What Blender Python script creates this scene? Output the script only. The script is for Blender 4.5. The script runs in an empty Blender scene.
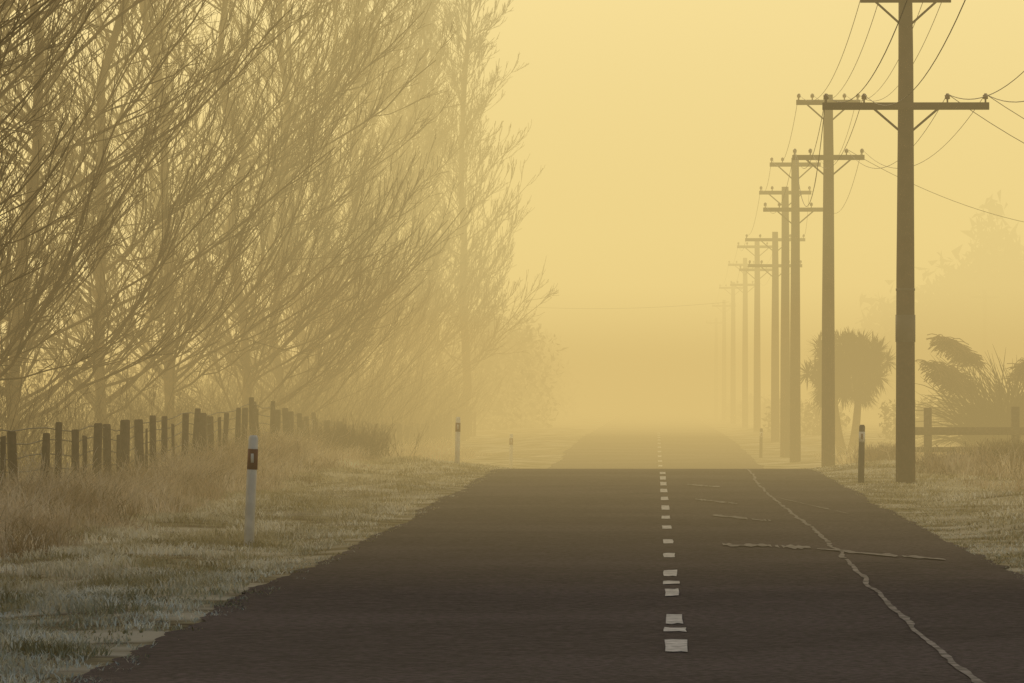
import bpy, math, numpy as np
from mathutils import Vector
rng=np.random.default_rng(7)
F=5600.0; CZ=1.5
# ---------------------------------------------------------------- helpers
def smooth(a,b,x):
    t=np.clip((x-a)/(b-a),0,1); return t*t*(3-2*t)
def prof(y):
    y=np.asarray(y,float)
    return .08*smooth(70,108,y)-0.64*smooth(102,152,y)+0.30*smooth(158,240,y)
def ground(x,y):
    x=np.asarray(x,float); y=np.asarray(y,float)
    off=np.clip((np.abs(x)-3.0)/1.5,0,1)
    n=(np.sin(x*1.7+y*.31)*.03+np.sin(x*.6-y*.13+1)*.05+np.sin(y*.9+x*2.3)*.03+np.sin(y*.047+2)*.05+np.sin(y*.41-x*1.1)*.03)
    return prof(y)+off*(n+0.03)
def new_mesh(name,verts,faces_flat,loop_tot,mat,smooth_=False,link=True):
    me=bpy.data.meshes.new(name)
    verts=np.asarray(verts,np.float32); faces_flat=np.asarray(faces_flat,np.int32); loop_tot=np.asarray(loop_tot,np.int32)
    me.vertices.add(len(verts)); me.vertices.foreach_set('co',verts.ravel())
    me.loops.add(len(faces_flat)); me.loops.foreach_set('vertex_index',faces_flat)
    me.polygons.add(len(loop_tot))
    st=np.concatenate([[0],np.cumsum(loop_tot)[:-1]]).astype(np.int32)
    me.polygons.foreach_set('loop_start',st); me.polygons.foreach_set('loop_total',loop_tot)
    if smooth_: me.polygons.foreach_set('use_smooth',np.ones(len(loop_tot),bool))
    me.update(calc_edges=True)
    if mat: me.materials.append(mat)
    if not link: return me
    ob=bpy.data.objects.new(name,me); bpy.context.collection.objects.link(ob); return ob
class Geo:
    def __init__(s): s.v=[];s.f=[];s.t=[];s.n=0
    def add(s,v,quads=None,tris=None):
        v=np.asarray(v,float).reshape(-1,3)
        if quads is not None and len(quads):
            q=np.asarray(quads).reshape(-1,4)+s.n; s.f.append(q.ravel()); s.t.append(np.full(len(q),4))
        if tris is not None and len(tris):
            q=np.asarray(tris).reshape(-1,3)+s.n; s.f.append(q.ravel()); s.t.append(np.full(len(q),3))
        s.v.append(v); s.n+=len(v)
    def tubes(s,P,R,sides=3,cap=False):
        P=np.asarray(P,float); R=np.asarray(R,float); N,K,_=P.shape
        T=np.gradient(P,axis=1); T/=np.linalg.norm(T,axis=2,keepdims=True)+1e-9
        D=P[:,-1]-P[:,0]; D/=np.linalg.norm(D,axis=1,keepdims=True)+1e-9
        ref=np.where(np.abs(D[:,2:3])<.8,np.array([[0,0,1.]]),np.array([[1.,0,0]]))
        A=np.cross(T,ref[:,None,:]); A/=np.linalg.norm(A,axis=2,keepdims=True)+1e-9
        B=np.cross(T,A)
        ang=np.arange(sides)*2*math.pi/sides
        V=P[:,:,None,:]+R[:,:,None,None]*(A[:,:,None,:]*np.cos(ang)[None,None,:,None]+B[:,:,None,:]*np.sin(ang)[None,None,:,None])
        idx=np.arange(N*K*sides).reshape(N,K,sides)
        a=idx[:,:-1,:]; b=idx[:,1:,:]
        q=np.stack([a,np.roll(a,-1,2),np.roll(b,-1,2),b],-1).reshape(-1,4)
        base=s.n
        s.add(V.reshape(-1,3),quads=q)
        if cap:
            for i in range(N):
                for k in (0,K-1):
                    r=idx[i,k]+base
                    if k==0: r=r[::-1]
                    s.f.append(r); s.t.append(np.array([sides]))
    def tube(s,pts,r,sides=8,cap=True):
        pts=np.asarray(pts,float); r=np.full(len(pts),r) if np.isscalar(r) else np.asarray(r,float)
        s.tubes(pts[None],r[None],sides,cap)
    def box(s,c,h,rot=0,jit=0):
        c=np.asarray(c,float)
        v=np.array([[x,y,z] for z in(-1,1) for y in(-1,1) for x in(-1,1)],float)*np.asarray(h)
        if jit: v+=rng.normal(0,jit,v.shape)
        cr,sr=math.cos(rot),math.sin(rot)
        v=np.stack([v[:,0]*cr-v[:,1]*sr,v[:,0]*sr+v[:,1]*cr,v[:,2]],1)+c
        s.add(v,quads=[[0,2,3,1],[4,5,7,6],[0,1,5,4],[2,6,7,3],[0,4,6,2],[1,3,7,5]])
    def obj(s,name,mat,sm=False,link=True):
        return new_mesh(name,np.concatenate(s.v),np.concatenate(s.f),np.concatenate(s.t),mat,sm,link)
def empty(name,loc):
    e=bpy.data.objects.new(name,None); e.location=loc; bpy.context.collection.objects.link(e); return e
def parent(ch,p): ch.parent=p
# ---------------------------------------------------------------- materials
def mat(name,c1,c2,scale=3.0,rough=.9,detail=2,bump=0,bscale=40,c3=None,s3=.5,spec=.2,grain=0):
    m=bpy.data.materials.new(name); m.use_nodes=True; nt=m.node_tree; n=nt.nodes; l=nt.links
    if spec<=0:
        n.remove(n['Principled BSDF']); b=n.new('ShaderNodeBsdfDiffuse'); l.new(b.outputs[0],n['Material Output'].inputs[0]); bc=b.inputs['Color']
    else:
        b=n['Principled BSDF']; b.inputs['Roughness'].default_value=rough; b.inputs['Specular IOR Level'].default_value=spec; bc=b.inputs['Base Color']
    g=n.new('ShaderNodeNewGeometry')
    t=n.new('ShaderNodeTexNoise'); t.inputs['Scale'].default_value=scale; t.inputs['Detail'].default_value=detail
    l.new(g.outputs['Position'],t.inputs['Vector'])
    r=n.new('ShaderNodeValToRGB'); r.color_ramp.elements[0].position=.35; r.color_ramp.elements[1].position=.65
    r.color_ramp.elements[0].color=(*c1,1); r.color_ramp.elements[1].color=(*c2,1)
    l.new(t.outputs['Fac'],r.inputs['Fac']); out=r.outputs['Color']
    if c3:
        t3=n.new('ShaderNodeTexNoise'); t3.inputs['Scale'].default_value=s3; t3.inputs['Detail'].default_value=3
        l.new(g.outputs['Position'],t3.inputs['Vector'])
        r3=n.new('ShaderNodeValToRGB'); r3.color_ramp.elements[0].position=.45; r3.color_ramp.elements[1].position=.62
        l.new(t3.outputs['Fac'],r3.inputs['Fac'])
        mx=n.new('ShaderNodeMixRGB'); mx.inputs[2].default_value=(*c3,1)
        l.new(r3.outputs['Color'],mx.inputs[0]); l.new(out,mx.inputs[1]); out=mx.outputs[0]
    if grain:
        t4=n.new('ShaderNodeTexNoise'); t4.inputs['Scale'].default_value=grain; t4.inputs['Detail'].default_value=2
        l.new(g.outputs['Position'],t4.inputs['Vector'])
        r4=n.new('ShaderNodeMapRange'); r4.inputs[1].default_value=.35; r4.inputs[2].default_value=.65; r4.inputs[3].default_value=.45; r4.inputs[4].default_value=1.6
        l.new(t4.outputs['Fac'],r4.inputs[0])
        vm=n.new('ShaderNodeVectorMath'); vm.operation='SCALE'; l.new(out,vm.inputs[0]); l.new(r4.outputs[0],vm.inputs['Scale']); out=vm.outputs[0]
    l.new(out,bc)
    if bump:
        tb=n.new('ShaderNodeTexNoise'); tb.inputs['Scale'].default_value=bscale; tb.inputs['Detail'].default_value=3
        l.new(g.outputs['Position'],tb.inputs['Vector'])
        bp=n.new('ShaderNodeBump'); bp.inputs['Strength'].default_value=bump; bp.inputs['Distance'].default_value=.02
        l.new(tb.outputs['Fac'],bp.inputs['Height']); l.new(bp.outputs['Normal'],b.inputs['Normal'])
    return m
M_road=mat('asphalt',(.034,.022,.028),(.060,.042,.049),scale=5,rough=.9,bump=.8,bscale=45,c3=(.072,.052,.058),s3=.25,spec=.15,grain=20)
M_ground=mat('frosty_turf',(.15,.12,.07),(.36,.31,.19),scale=2.2,bump=1,bscale=14,c3=(.52,.47,.36),s3=.7,spec=0)
M_grass=mat('frosty_grass',(.34,.28,.13),(.66,.58,.36),scale=1.6,c3=(.93,.87,.70),s3=.8,spec=0)
M_dry=mat('dry_grass',(.26,.18,.09),(.62,.48,.31),scale=1.3,c3=(.88,.76,.58),s3=1.0,spec=0)
M_bark=mat('bark',(.12,.075,.03),(.24,.16,.075),scale=5,spec=0)
M_twig=mat('undergrowth_twigs',(.12,.085,.04),(.28,.2,.11),scale=2,spec=0)
M_wood=mat('weathered_timber',(.05,.034,.022),(.11,.08,.055),scale=12,bump=.5,bscale=30)
M_pole=mat('pole_timber',(.05,.03,.018),(.09,.058,.036),scale=6,bump=.5,bscale=30)
M_wire=mat('wire_metal',(.08,.07,.06),(.12,.1,.09),scale=3,rough=.6)
M_ceram=mat('insulator_ceramic',(.12,.07,.04),(.2,.12,.08),scale=3,rough=.3,spec=.5)
M_white=mat('white_paint',(.66,.64,.6),(.82,.8,.76),scale=8,rough=.6)
M_mark=mat('road_paint',(.35,.33,.33),(.74,.71,.7),scale=14,rough=.7)
M_seam=mat('worn_frost_line',(.09,.075,.075),(.34,.30,.28),scale=7,rough=.8)
M_red=mat('red_band',(.12,.03,.02),(.18,.05,.03),scale=5,rough=.5)
M_black=mat('dark_plastic',(.05,.045,.04),(.09,.08,.07),scale=5,rough=.5)
M_leaf=mat('leaf',(.03,.03,.013),(.07,.065,.03),scale=3,spec=0)
M_dist=mat('distant_foliage',(.04,.042,.02),(.10,.09,.045),scale=.8,spec=0)
# ---------------------------------------------------------------- ground
xs=np.unique(np.concatenate([np.linspace(-1500,-40,18),np.linspace(-40,-12,15),np.linspace(-12,12,97),np.linspace(12,40,15),np.linspace(40,1500,18)]))
ys=np.unique(np.concatenate([np.linspace(-200,10,10),np.linspace(10,300,581),np.linspace(300,3000,60)]))
X,Y=np.meshgrid(xs,ys); Z=ground(X,Y)
idx=np.arange(X.size).reshape(X.shape)
q=np.stack([idx[:-1,:-1],idx[:-1,1:],idx[1:,1:],idx[1:,:-1]],-1).reshape(-1,4)
g=Geo(); g.add(np.stack([X,Y,Z],-1),quads=q); g.obj('ground',M_ground,True)
def strip(name,ys,xl,xr,dz,m,nx=2):
    g=Geo(); t=np.linspace(0,1,nx)
    Xs=xl[:,None]*(1-t)+xr[:,None]*t; Ys=np.repeat(ys[:,None],nx,1); Zs=prof(Ys)+dz
    idx=np.arange(Xs.size).reshape(Xs.shape)
    q=np.stack([idx[:-1,:-1],idx[:-1,1:],idx[1:,1:],idx[1:,:-1]],-1).reshape(-1,4)
    g.add(np.stack([Xs,Ys,Zs],-1),quads=q); return g.obj(name,m,True)
ry=np.concatenate([np.linspace(-30,10,20),np.arange(10,320,.12),np.linspace(320,1500,100)])
def wob(n,a,k): 
    w=rng.normal(0,1,n); w=np.convolve(w,np.ones(k)/k,'same')*math.sqrt(k); return w*a
strip('road',ry,-3.03+wob(len(ry),.02,5)+wob(len(ry),.05,50),3.02+wob(len(ry),.02,5)+wob(len(ry),.04,50),.012,M_road)
g=Geo()
def patch(g,x0,x1,y0,y1,dz=.018):
    nx=4; yy=np.array([y0,(y0+y1)/2,y1]); t=np.linspace(0,1,nx)
    Xs=np.array([[x0+(x1-x0)*a for a in t] for _ in yy])+rng.normal(0,.004,(3,nx))
    Ys=yy[:,None]+rng.normal(0,.05,(3,nx)); Zs=prof(Ys)+dz
    idx=np.arange(3*nx).reshape(3,nx)
    q=np.stack([idx[:-1,:-1],idx[:-1,1:],idx[1:,1:],idx[1:,:-1]],-1).reshape(-1,4)
    g.add(np.stack([Xs,Ys,Zs],-1),quads=q)
def d_of(py): return F*CZ/(py-395.)
for a,b,w in [(642,654,1),(630,634,1.1),(617,626,.85),(591,598,.75),(583,586,1),(572,578,.85),(555,559,.8),(541,545,.8),(527,530,.8),(517,520,.8),(507,511,.8),(499,502,.8),(492,495,.8),(486,489,.8),(481,484,.8),(477,479,.8)]:
    y0,y1=d_of(b),d_of(a); patch(g,.12-.065*w,.12+.065*w,y0,y1)
for k in range(12):
    patch(g,.06,.18,150+k*10,153+k*10)
patch(g,.06,.18,12,13.6);patch(g,.06,.18,21,22.6)
g.obj('centre_line_marking',M_mark)
g=Geo()
ly=np.arange(8,112,.35); lx=1.70+wob(len(ly),.012,4)+.05*np.sin(ly*.13); hw=.014+np.abs(wob(len(ly),.008,2))
V=np.concatenate([np.stack([lx-hw,ly,prof(ly)+.018],1),np.stack([lx+hw,ly,prof(ly)+.018],1)]); n=len(ly)
g.add(V,quads=[[i,i+n,i+n+1,i+1] for i in range(n-1) if rng.random()>.04])
def cross(x0,x1,y0,y1,w):
    n=26; t=np.linspace(0,1,n); cx=x0+(x1-x0)*t; cy=y0+(y1-y0)*t+wob(n,.12,4); hh=w*(.25+.9*np.abs(wob(n,.7,2)))
    V=np.concatenate([np.stack([cx,cy-hh,prof(cy)+.022],1),np.stack([cx,cy+hh,prof(cy)+.022],1)])
    g.add(V,quads=[[i,i+1,i+n+1,i+n] for i in range(n-1) if rng.random()>.12])
cross(.66,1.5,55.5,54.5,.5); cross(1.55,2.6,54,50.5,.3); cross(.7,1.35,69,66,.5); cross(.55,1.1,79,76,.5);cross(1.75,2.4,80,70,.3);cross(.5,1.0,90,88,.6)
g.obj('worn_edge_line',M_seam)
# ---------------------------------------------------------------- marker posts
def marker(x,y,h,dark=False,lean=0.02):
    z=float(ground(x,y)); e=empty('edge_marker_post',(x,y,z))
    g=Geo(); g.tube([[0,0,-.1],[lean*.5,0,h*.5],[lean,0,h-.03],[lean,0,h]],[.055,.052,.05,.035],10)
    o=g.obj('post_body',M_black if dark else M_white,False); parent(o,e)
    g=Geo(); g.tube([[lean*.75,0,h*.70],[lean*.92,0,h*.88]],[.0545,.0535],10); o=g.obj('band',M_white if dark else M_red); parent(o,e)
    g=Geo(); g.box([lean*.85,-.06,h*.80],[.014,.006,.045]); o=g.obj('reflector',M_white if not dark else M_red); parent(o,e)
marker(-4.08,56,1.14,lean=.05); marker(-4.05,114,1.0); marker(-4.05,156,1.0); marker(3.36,92,.95,True); marker(3.36,180,.95,True)
# ---------------------------------------------------------------- poles & wires
def pz(py,d): return CZ+(395-py)/F*d
poles=[(905,93,-35,[(0,40),(107,83)]),(828,133,95,[(103,32),(158,36)]),(795,165,158,[(165,25),(210,32)]),(785,181,187,[(193,26)]),
 (775,213,232,[(240,30),(266,27)]),(757,253,240,[(247,20),(270,18)]),(745,293,258,[(265,17),(285,15)]),(733,333,282,[(288,14)]),(724,380,300,[(306,12)]),(716,440,318,[(323,10)])]
att=[]
for i,(px,d,ty,arms) in enumerate(poles):
    x=(px-656)/F*d; zb=float(ground(x,d)); zt=pz(ty,d)
    e=empty('power_pole',(x,d,zb))
    g=Geo(); H=zt-zb
    g.tube([[0,0,-.3],[0.0,0,H*.4],[.01,0,H*.8],[0,0,H]],[.165,.15,.125,.11],12); o=g.obj('pole_shaft',M_pole,True); parent(o,e)
    if i==0:
        g=Geo(); g.tube([[0,0,2.35],[0,0,2.8]],.165,12); g.tube([[0,0,3.2],[0,0,3.24]],.16,12); o=g.obj('steel_band',M_wire); parent(o,e)
    ga=Geo(); gi=Geo(); A=[]
    for (ay,hwp) in arms:
        z=pz(ay,d)-zb; hw=hwp/F*d
        hw=max(hw,.75)
        ga.box([0,-.17,z],[hw,.05,.06])
        if hw<1.5:
            for sg in(-1,1): ga.tube([[sg*min(.55,hw*.7),-.235,z-.03],[0,-.2,z-.5]],.02,5)
        else:
            for sg in(-1,1): ga.tube([[sg*.42,-.235,z-.03],[0,-.2,z-.4]],.018,5)
        xsn=[-hw+.06,-hw*.5,hw*.5,hw-.06]
        for xx in xsn:
            gi.tube([[xx,-.17,z+.062],[xx,-.17,z+.11],[xx,-.17,z+.12],[xx,-.17,z+.16],[xx,-.17,z+.17],[xx,-.17,z+.21]],[.015,.015,.045,.04,.05,.02],8)
            A.append((x+xx,d-.17,zb+z+.2))
    o=ga.obj('cross_arm',M_pole); parent(o,e); o=gi.obj('insulators',M_ceram); parent(o,e)
    att.append(A)
A0=[(a[0]+.05,a[1]-42,a[2]+.6) for a in att[0]]
gw=Geo()
def wire(a,b,sag,r=.007,g=gw):
    a=np.array(a);b=np.array(b);t=np.linspace(0,1,28)[:,None]; P=a*(1-t)+b*t; P[:,2]-=(4*sag*t*(1-t))[:,0]; g.tube(P,r,4,False)
for k in range(8): wire(A0[k],att[0][k],1.0+.08*(k%3))
seq=att
for i in range(len(seq)-1):
    a,b=seq[i],seq[i+1]
    n_=min(len(a),len(b))
    for k in range(n_):
        if i>=1 and k in(1,2,5,6): continue
        wire(a[k],b[k],.8 if i<2 else .5,.006)
wire(att[0][7],(16,120,6.6),1.2); wire(att[0][6],(16,122,6.3),1.3); wire(att[1][6],(14,150,6.0),.8)
wire(att[0][4],att[1][4],1.6)
wire((-13,300,6.8),(att[6][0][0],293,pz(302,293)),.5,.01)
gw.obj('power_lines',M_wire)
e=empty('power_pole',(20.5,350,float(ground(20.5,350)))); g=Geo(); g.tube([[0,0,-.3],[0,0,8.4]],[.16,.12],10); parent(g.obj('pole_shaft',M_pole),e)
g=Geo(); g.box([0,-.16,7.9],[.9,.05,.06]); parent(g.obj('cross_arm',M_pole),e)
# ---------------------------------------------------------------- left fence
e=empty('wire_fence',(0,0,0))
gp=Geo(); gwf=Geo(); fy=np.arange(48,235,2.3); FX=-7.6
for i,y in enumerate(fy):
    y=y+rng.normal(0,.15); h=1.15+rng.normal(0,.06); x=FX+rng.normal(0,.04); z=float(ground(x,y)); ln=rng.normal(0,.04)
    w=.045+rng.random()*.035
    gp.tube([[x,y,z-.2],[x+ln,y,z+h*.5],[x+ln*1.5,y,z+h-.02],[x+ln*1.5,y,z+h]],[w*1.05,w,w*.95,w*.8],7)
    if i%2:
        yy=y+1.15; zz=float(ground(FX,yy)); gp.box([FX,yy,zz+.5],[.024,.02,.5],0,.01)
for hh in (.2,.4,.58,.76,.93,1.08):
    P=np.array([[FX-.07,y,float(ground(FX,y))+hh+rng.normal(0,.012)] for y in np.arange(48,234,1.85)]); gwf.tube(P,.008,4,False)
parent(gp.obj('posts',M_wood),e); parent(gwf.obj('wires',M_wire),e)
# ---------------------------------------------------------------- right rail fence
e=empty('timber_rail_fence',(0,0,0)); g=Geo()
d=128.; 
for x in np.arange(6.2,14,2.0):
    z=float(ground(x,d)); g.box([x,d,z+.6],[.09,.09,.75],0,.008)
zr=float(ground(8,d)); zt_=pz(431,d)
g.box([9.9,d-.12,zt_],[4.0,.03,.085],0,.006); g.box([9.9,d-.12,zt_-.42],[4.0,.03,.06],0,.006)
parent(g.obj('rails_and_posts',M_wood),e)
# ---------------------------------------------------------------- trees
def curvegrow(start,az,el0,el1,L,K,wig):
    N=len(start); P=np.zeros((N,K,3)); P[:,0]=start; st=L/(K-1); a=az.copy()
    for k in range(1,K):
        t=(k-.5)/(K-1); el=el0+(el1-el0)*t+rng.normal(0,wig,N); a=a+rng.normal(0,wig,N)
        P[:,k]=P[:,k-1]+st[:,None]*np.stack([np.cos(el)*np.cos(a),np.cos(el)*np.sin(a),np.sin(el)],1)
    return P
def children(P,R,n,tmin,tmax,Lf,K,spread,el_up,rf,wig):
    N,Kp,_=P.shape; m=N*n; ids=np.repeat(np.arange(N),n); t=rng.uniform(tmin,tmax,m)*(Kp-1); i=np.minimum(t.astype(int),Kp-2); f=(t-i)[:,None]
    S=P[ids,i]*(1-f)+P[ids,i+1]*f; D=P[ids,i+1]-P[ids,i]; D/=np.linalg.norm(D,axis=1,keepdims=True)+1e-9
    az=np.arctan2(D[:,1],D[:,0])+rng.choice([-1,1],m)*rng.uniform(.3,1,m)*spread
    el=np.arcsin(np.clip(D[:,2],-1,1))+rng.normal(-.05,.25,m)
    Lp=np.linalg.norm(P[ids,-1]-P[ids,0],axis=1)
    L=Lp*Lf*rng.uniform(.5,1.2,m)*(1.15-.6*t/(Kp-1))
    C=curvegrow(S,az,el,np.minimum(el+el_up,1.4),L,K,wig)
    r=R[ids,i]*rf; Rr=r[:,None]*np.linspace(1,.35,K)[None]
    return C,Rr
def make_tree(x,y,H,nl,low,spreadR,k2=8,k3=7,el=(.25,.75),pw=1.25,tr=.09,zmax=99):
    g=Geo(); thick=min(max(1,y/95),1.9)
    K=12; t=np.linspace(0,1,K); T=np.stack([np.cumsum(rng.normal(0,.2,K)),np.cumsum(rng.normal(0,.2,K)),t*H],1); T[0,:2]=0
    r=tr*(1-t)**.8+.012; g.tube(T,r,8,False)
    u=low+(H*.97-low)*rng.random(nl)**pw
    ti=u/H*(K-1); i=np.minimum(ti.astype(int),K-2); f=(ti-i)[:,None]; S=T[i]*(1-f)+T[i+1]*f
    az=rng.uniform(0,2*math.pi,nl)
    rel=u/H
    L=spreadR*(1.0-.72*rel**1.3)*rng.uniform(.65,1.15,nl)
    P=curvegrow(S,az,rng.uniform(*el,nl)+.3*rel,rng.uniform(.75,1.3,nl),L,8,.08)
    R=(.008+.0045*L)[:,None]*np.linspace(1,.25,8)[None]
    g.tubes(P,R,4)
    P2,R2=children(P,R,k2,.15,.97,.42,5,.8,.35,.65,.1); R2=np.maximum(R2,.0045*thick); g.tubes(P2,R2,3)
    k=P2[:,0,2]<zmax; P2=P2[k];R2=R2[k]
    P3,R3=children(P2,R2,k3,.15,1,.5,3,.8,.25,.7,.12); R3=np.maximum(R3,.0038*thick); g.tubes(P3,R3,3)
    z=float(ground(x,y))-.05
    ob=g.obj('bare_tree',M_bark); ob.location=(x,y,z); return ob
for i,y in enumerate([50,60,70,81,92,103,114,126,139]):
    make_tree(-10.4+rng.normal(0,.3)+(y-50)*.006,y,rng.uniform(17,21),108,.8,rng.uniform(5.2,6.0),zmax=.0705*y+2.5)
for y in (152,165,178,191,204): make_tree(-9.6+rng.normal(0,.2),y,20,115,1.2,4.6,8,6,(.4,.8),1.15,.08,zmax=.0705*y+2.5)
make_tree(-8.9,214,20.5,150,1.5,4.4,9,6,(.4,.8),1.05,.11); make_tree(-8.15,226,22,190,2.6,4.5,9,6,(.4,.85),.95,.17); make_tree(-8.8,234,21,140,1.5,4.4,9,6,(.4,.8),1.0,.11)
for y in [80,115,155]: make_tree(-14.5+rng.normal(0,.8),y,19,80,.8,5.5,7,4,zmax=.0705*y+2)
# ---------------------------------------------------------------- undergrowth
def stems(name,N,fx,fy,hmin,hmax,m,r=.006,K=5,lean=(.9,1.4),kids=5):
    x=fx(N); y=fy(N); S=np.stack([x,y,ground(x,y)-.03],1)
    P=curvegrow(S,rng.uniform(0,6.28,N),rng.uniform(lean[0],lean[1],N),rng.uniform(.5,1.3,N),rng.uniform(hmin,hmax,N),K,.15)
    R=np.full((N,K),r)*np.linspace(1,.4,K)*np.maximum(1,y/110)[:,None]
    g=Geo(); g.tubes(P,R,3)
    if kids:
        C,Rc=children(P,R,kids,.25,1,.4,4,1.2,.2,.6,.2); g.tubes(C,np.maximum(Rc,.003),3)
    return g.obj(name,m)
stems('undergrowth',3000,lambda n:rng.uniform(-13.5,-8.8,n),lambda n:60+90*rng.random(n),.5,2.2,M_twig,.006,5,(.9,1.4),4)
stems('undergrowth',3000,lambda n:rng.uniform(-11.5,-7.9,n),lambda n:130+105*rng.random(n),.8,3.6,M_twig,.007,5,(.9,1.4),5)
stems('undergrowth',1100,lambda n:-7.35+rng.normal(0,.4,n),lambda n:52+62*rng.random(n),.25,.9,M_dry,.004,5,(.9,1.4),5)
stems('shrub',1100,lambda n:-6.7+rng.normal(0,.42,n),lambda n:118+rng.normal(0,1.2,n),.4,1.0,M_twig)
stems('shrub',500,lambda n:-7.1+rng.normal(0,.35,n),lambda n:98+rng.normal(0,1.,n),.3,.7,M_dry)
# ---------------------------------------------------------------- grass
def blades(name,x,y,h,w,m,bend=.5,K=2):
    n=len(x); z=ground(x,y)-.01; az=rng.uniform(0,6.28,n); b=np.stack([x,y,z],1)
    sx=np.stack([np.cos(az),np.sin(az),0*az],1)*w[:,None]/2
    la=rng.uniform(0,6.28,n); le=h*bend*rng.uniform(.2,1.3,n); L=np.stack([np.cos(la),np.sin(la),0*la],1)*le[:,None]
    mid=b+L*.35+np.stack([0*h,0*h,h*.6],1); tip=b+L+np.stack([0*h,0*h,h*rng.uniform(.75,1,n)],1)
    V=np.stack([b-sx,b+sx,mid+sx*.7,mid-sx*.7,tip],1).reshape(-1,3)
    o=np.arange(n)[:,None]*5
    g=Geo(); g.add(V,quads=o+np.array([0,1,2,3]),tris=None); g.n-=len(V)
    q=(o+np.array([3,2,4])); g.f.append(q.ravel()); g.t.append(np.full(n,3)); g.n+=len(V)
    return g.obj(name,m)
def ydist(n,a,b):
    u=rng.random(n); return a*(b/a)**u
def clump(x,y): return np.clip(.5+.5*np.sin(x*2.1+1.3*np.sin(y*.7))*np.sin(y*1.1+np.sin(x*1.7)*2)+.3*np.sin(x*5+y*3.3),0.05,1.2)
n=170000; y=ydist(n,26,140); x=-2.85-5.2*rng.random(n)**.9; c=clump(x,y)
edge=np.clip((-x-2.9)/1.0,0,1); h=(.025+.085*c*edge+.025*rng.random(n)); k=(rng.random(n)<.25+.75*np.minimum(c,1))
k&=~((x>-3.2)&(clump(x*2,y*1.5)<.62))
blades('grass',x[k],y[k],h[k],np.full(k.sum(),.009)+y[k]*.00006,M_grass,.9)
n=70000; y=ydist(n,40,150); x=2.95+7*rng.random(n); c=clump(x,y); h=.02+.08*c*np.clip((x-3)/1.5,0,1)+.02*rng.random(n)
blades('grass',x,y,h,np.full(n,.014)+y*.00006,M_grass,.9)
NT=1500
n=120000; tu=rng.integers(0,NT,n); ty=ydist(NT,44,190); tx=FX+.65+rng.normal(0,.5,NT); th=rng.uniform(.15,.8,NT)*np.clip(1.25-.45*(tx-FX),.3,1)
y=ty[tu]+rng.normal(0,.16,n); x=tx[tu]+rng.normal(0,.13,n); h=th[tu]*rng.uniform(.4,1.1,n)
blades('long_grass',x,y,h,np.full(n,.008)+y*.00004,M_dry,.9)
n=50000; y=ydist(n,80,190); x=5.0+6*rng.random(n)**.8; c=clump(x*.8,y*.5)**2; h=(.05+.45*c)*rng.uniform(.5,1.1,n)*np.clip((x-4.3)/1.5,.2,1)
blades('long_grass',x,y,h,np.full(n,.014)+y*.00004,M_dry,.8)
for (sx,sy,sr,hh) in [(5.3,98,.55,.5),(6.2,101,.7,.55),(4.9,120,.5,.5),(7.2,110,.8,.6)]:
    stems('shrub',500,lambda n:sx+rng.normal(0,sr*.6,n),lambda n:sy+rng.normal(0,sr,n),hh*.5,hh,M_twig if sr>.6 else M_dry,.006)
# ---------------------------------------------------------------- cabbage tree
def sword(g,base,direc,L,w,droop):
    n=len(base); d=direc/np.linalg.norm(direc,axis=1,keepdims=True); side=np.cross(d,np.array([0,0,1.])); side/=np.linalg.norm(side,axis=1,keepdims=True)+1e-6
    P=[];ts=[0,.35,.7,1]; ws=[.6,1,.7,0.05]
    for t,ww in zip(ts,ws):
        c=base+d*L[:,None]*t; c[:,2]-=droop*L*t**2.2; P.append(c-side*w*ww/2); P.append(c+side*w*ww/2)
    V=np.stack(P,1).reshape(-1,3); o=np.arange(n)[:,None,None]*8; q=(o+np.array([[0,1,3,2],[2,3,5,4],[4,5,7,6]])[None]).reshape(-1,4); g.add(V,quads=q)
cx,cy=6.15,180.; cz=float(ground(cx,cy)); e=empty('cabbage_tree',(cx,cy,cz)); gt=Geo(); gl=Geo()
zc=pz(370,cy)-cz
for tx in (-.28,.22):
    gt.tube([[tx*.4,0,-.1],[tx*.9,0,.5],[tx*1.2,0,1.0],[tx*1.6,0,zc-.9]],[.18,.15,.13,.11],8)
heads=[]
for i in range(85):
    v=rng.normal(0,1,3); v[2]=v[2]*.8+.2; v/=np.linalg.norm(v); rr=1.2*rng.uniform(.2,1.0)**.6
    hx=v*rr*np.array([1.1,1,.95])+np.array([0,0,zc]); heads.append(hx)
    s0=[(-.28 if hx[0]<0 else .2)*1.5,0,zc-1.0]; gt.tube([s0,[(s0[0]+hx[0])*.55,hx[1]*.5,(s0[2]+hx[2])*.5],hx],[.07,.05,.04],6)
for hx in heads:
    m_=80; v=rng.normal(0,1,(m_,3)); v+=(hx-np.array([0,0,zc]))*.6; v/=np.linalg.norm(v,axis=1,keepdims=True); sword(gl,np.repeat(hx[None],m_,0)+0.,v,rng.uniform(.3,.65,m_),.055,.08)
parent(gt.obj('trunks',M_bark),e); parent(gl.obj('leaves',M_leaf),e)
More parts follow.
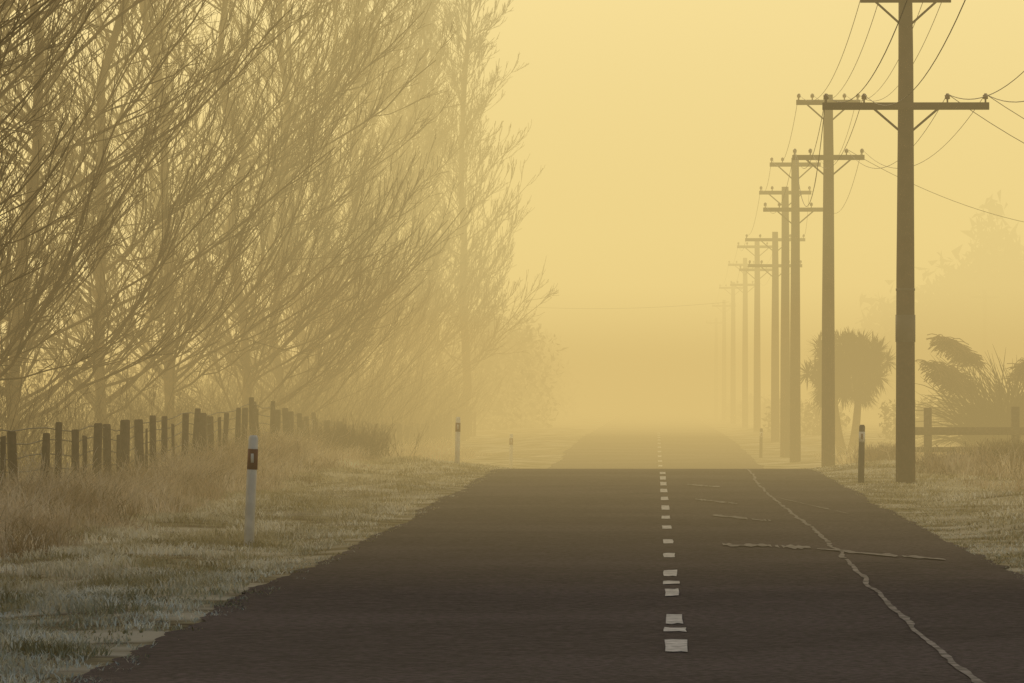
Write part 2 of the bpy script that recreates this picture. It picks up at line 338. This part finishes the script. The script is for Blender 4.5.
def toetoe(px,py,s,n=480,plumes=6):
    z=float(ground(px,py)); e=empty('pampas_grass_clump',(px,py,z)); g=Geo()
    az=rng.uniform(0,6.28,n); el=rng.uniform(1.05,1.54,n); L=rng.uniform(1.3,2.9,n)*s
    P=curvegrow(np.stack([rng.normal(0,.3,n),rng.normal(0,.3,n),0*az],1),az,el,el-rng.uniform(.3,1.9,n),L,8,.03)
    R=np.full((n,8),.028)*np.array([.8,1,1,.9,.8,.6,.4,.1]); g.tubes(P,R,3); parent(g.obj('leaves',M_leaf),e)
    g=Geo()
    for i in range(plumes):
        a=rng.uniform(2.4,4) if i%2 else rng.uniform(-1,1); P=curvegrow(np.zeros((1,3)),np.array([a]),np.array([1.45]),np.array([.5]),np.array([3.3*s*rng.uniform(.8,1.05)]),9,.03)
        g.tube(P[0],.014,5,False)
        b=P[0][6:]; m_=220; t=rng.uniform(0,2,m_); i0=np.minimum(t.astype(int),1); f=(t-i0)[:,None]; B=b[i0]*(1-f)+b[i0+1]*f
        C=curvegrow(B,rng.uniform(0,6.28,m_),rng.uniform(-.3,.8,m_),rng.uniform(-1.3,-.3,m_),rng.uniform(.2,.4,m_)*s,4,.1); g.tubes(C,np.full((m_,4),.012),3)
    parent(g.obj('plumes',M_twig),e)
toetoe(9.1,148,1.2,420,9); toetoe(9.9,153,1.35,420,6)
# ---------------------------------------------------------------- leafy masses
def mass(name,blobs,n,size,m):
    g=Geo(); bl=np.array(blobs,float); w=(bl[:,3]*bl[:,4]*bl[:,5])**.66; k=rng.choice(len(bl),n,p=w/w.sum())
    v=rng.normal(0,1,(n,3)); v/=np.linalg.norm(v,axis=1,keepdims=True); r=rng.random(n)**.35*(1+.18*np.sin(v[:,0]*7+k)+.15*np.sin(v[:,2]*9+v[:,1]*5+k*2))
    C=bl[k,:3]+v*r[:,None]*bl[k,3:]
    zg=ground(C[:,0],C[:,1]); C[:,2]=np.maximum(C[:,2],zg+.02)
    a=rng.normal(0,1,(n,3))*size; b=rng.normal(0,1,(n,3))*size
    V=np.stack([C-a*.5,C+a*.5,C+b],1).reshape(-1,3); g.add(V,tris=np.arange(3*n).reshape(-1,3)); return g.obj(name,m)
bl=[]
for i in range(14):
    y=262+i*14; bl.append([-9.0+rng.normal(0,.5)-i*.05,y,1.5,2.8,5,3.0+rng.random()*2.6])
mass('distant_trees',bl,36000,.16,M_dist)
bl=[]
for i in range(18):
    x=17+i*2.6; hgt=6+ (min(i,12)/12)**.7*15+rng.random()*2; bl.append([x+rng.normal(0,.6),380+rng.normal(0,8),hgt*.45,4.2,4,hgt*.6])
mass('distant_trees',bl,90000,.4,M_dist)
bl=[[9.3+i*.9,212+rng.normal(0,2),.5,.8,1,.8+rng.random()*.5] for i in range(9)]
mass('hedge',bl,9000,.09,M_leaf)
bl=[[5.4+rng.random()*3,y,.3,.9,3,.7+rng.random()*.6] for y in range(235,420,14)]
mass('hedge',bl,9000,.12,M_dist)
bl=[[-13.2+rng.normal(0,1),y,1.0,1.6,4,1.6+rng.random()*1.0] for y in range(60,250,7)]
mass('hedge',bl,20000,.055,M_twig)
# ---------------------------------------------------------------- fog: homogeneous banks with emission standing in for scattered light; some overlap
def emissive_fog(x0,x1,y0,y1,z0,z1,dens,col):
    g=Geo(); g.box([(x0+x1)/2,(y0+y1)/2,(z0+z1)/2],[(x1-x0)/2,(y1-y0)/2,(z1-z0)/2]); 
    m=bpy.data.materials.new('emissive_fog_volume'); m.use_nodes=True; nt=m.node_tree; nt.nodes.clear()
    o=nt.nodes.new('ShaderNodeOutputMaterial'); a=nt.nodes.new('ShaderNodeVolumeAbsorption'); a.inputs['Color'].default_value=(0,0,0,1); a.inputs['Density'].default_value=dens
    em=nt.nodes.new('ShaderNodeEmission'); em.inputs['Color'].default_value=(*col,1); em.inputs['Strength'].default_value=dens
    ad=nt.nodes.new('ShaderNodeAddShader'); nt.links.new(a.outputs[0],ad.inputs[0]); nt.links.new(em.outputs[0],ad.inputs[1])
    nt.links.new(ad.outputs[0],o.inputs['Volume']); return g.obj('emissive_fog',m)
TOP=(.97,.80,.37); MID=(.84,.645,.245); LOW=(.62,.44,.15)  # emission tints with light falloff put into the colour, darker towards the ground
emissive_fog(-300,300,42,88,-3,60,.0040,(.90,.66,.27))
emissive_fog(-300,300,88.02,1400,12.02,60,.0038,TOP)
emissive_fog(-300,300,88.02,1400,4.02,12,.0064,MID)
emissive_fog(-300,300,88.02,128,-3,4,.0064,(.76,.55,.20))
emissive_fog(-300,300,128.02,1400,-3,4,.0088,LOW)
emissive_fog(-60,290,235,1300,-2.7,24,.0045,(.84,.64,.25))
emissive_fog(-45,-8.2,75,258,-2,13,.0040,(.66,.47,.165))
emissive_fog(-150,-17,105.5,420,3,55,.009,(1.6,1.32,.66))  # added brighter bank behind the trees; its emission imitates sunlit mist
# ---------------------------------------------------------------- light
sel=math.radians(17); saz=math.radians(-24)
w=bpy.data.worlds.new('World'); bpy.context.scene.world=w; w.use_nodes=True; nt=w.node_tree
sky=nt.nodes.new('ShaderNodeTexSky'); sky.sky_type='NISHITA'; sky.sun_disc=False; sky.sun_elevation=sel; sky.sun_rotation=saz
sky.dust_density=4; sky.air_density=1.2
nt.links.new(sky.outputs[0],nt.nodes['Background'].inputs[0]); nt.nodes['Background'].inputs[1].default_value=.085
L=bpy.data.lights.new('sun','SUN'); L.energy=2.4; L.angle=math.radians(14); L.color=(1,.76,.44)
so=bpy.data.objects.new('sun',L); bpy.context.collection.objects.link(so)
dv=Vector((math.sin(saz)*math.cos(sel),math.cos(saz)*math.cos(sel),math.sin(sel)))
so.rotation_euler=dv.to_track_quat('Z','Y').to_euler()
# ---------------------------------------------------------------- camera
c=bpy.data.cameras.new('camera'); c.lens=F/1024*36; c.sensor_width=36; c.clip_end=5000; c.clip_start=.1
co=bpy.data.objects.new('camera',c); bpy.context.collection.objects.link(co); co.location=(0,0,CZ)
co.rotation_euler=(math.radians(90+.547),0,math.radians(1.473)); bpy.context.scene.camera=co
bpy.context.scene.view_settings.view_transform='Standard'
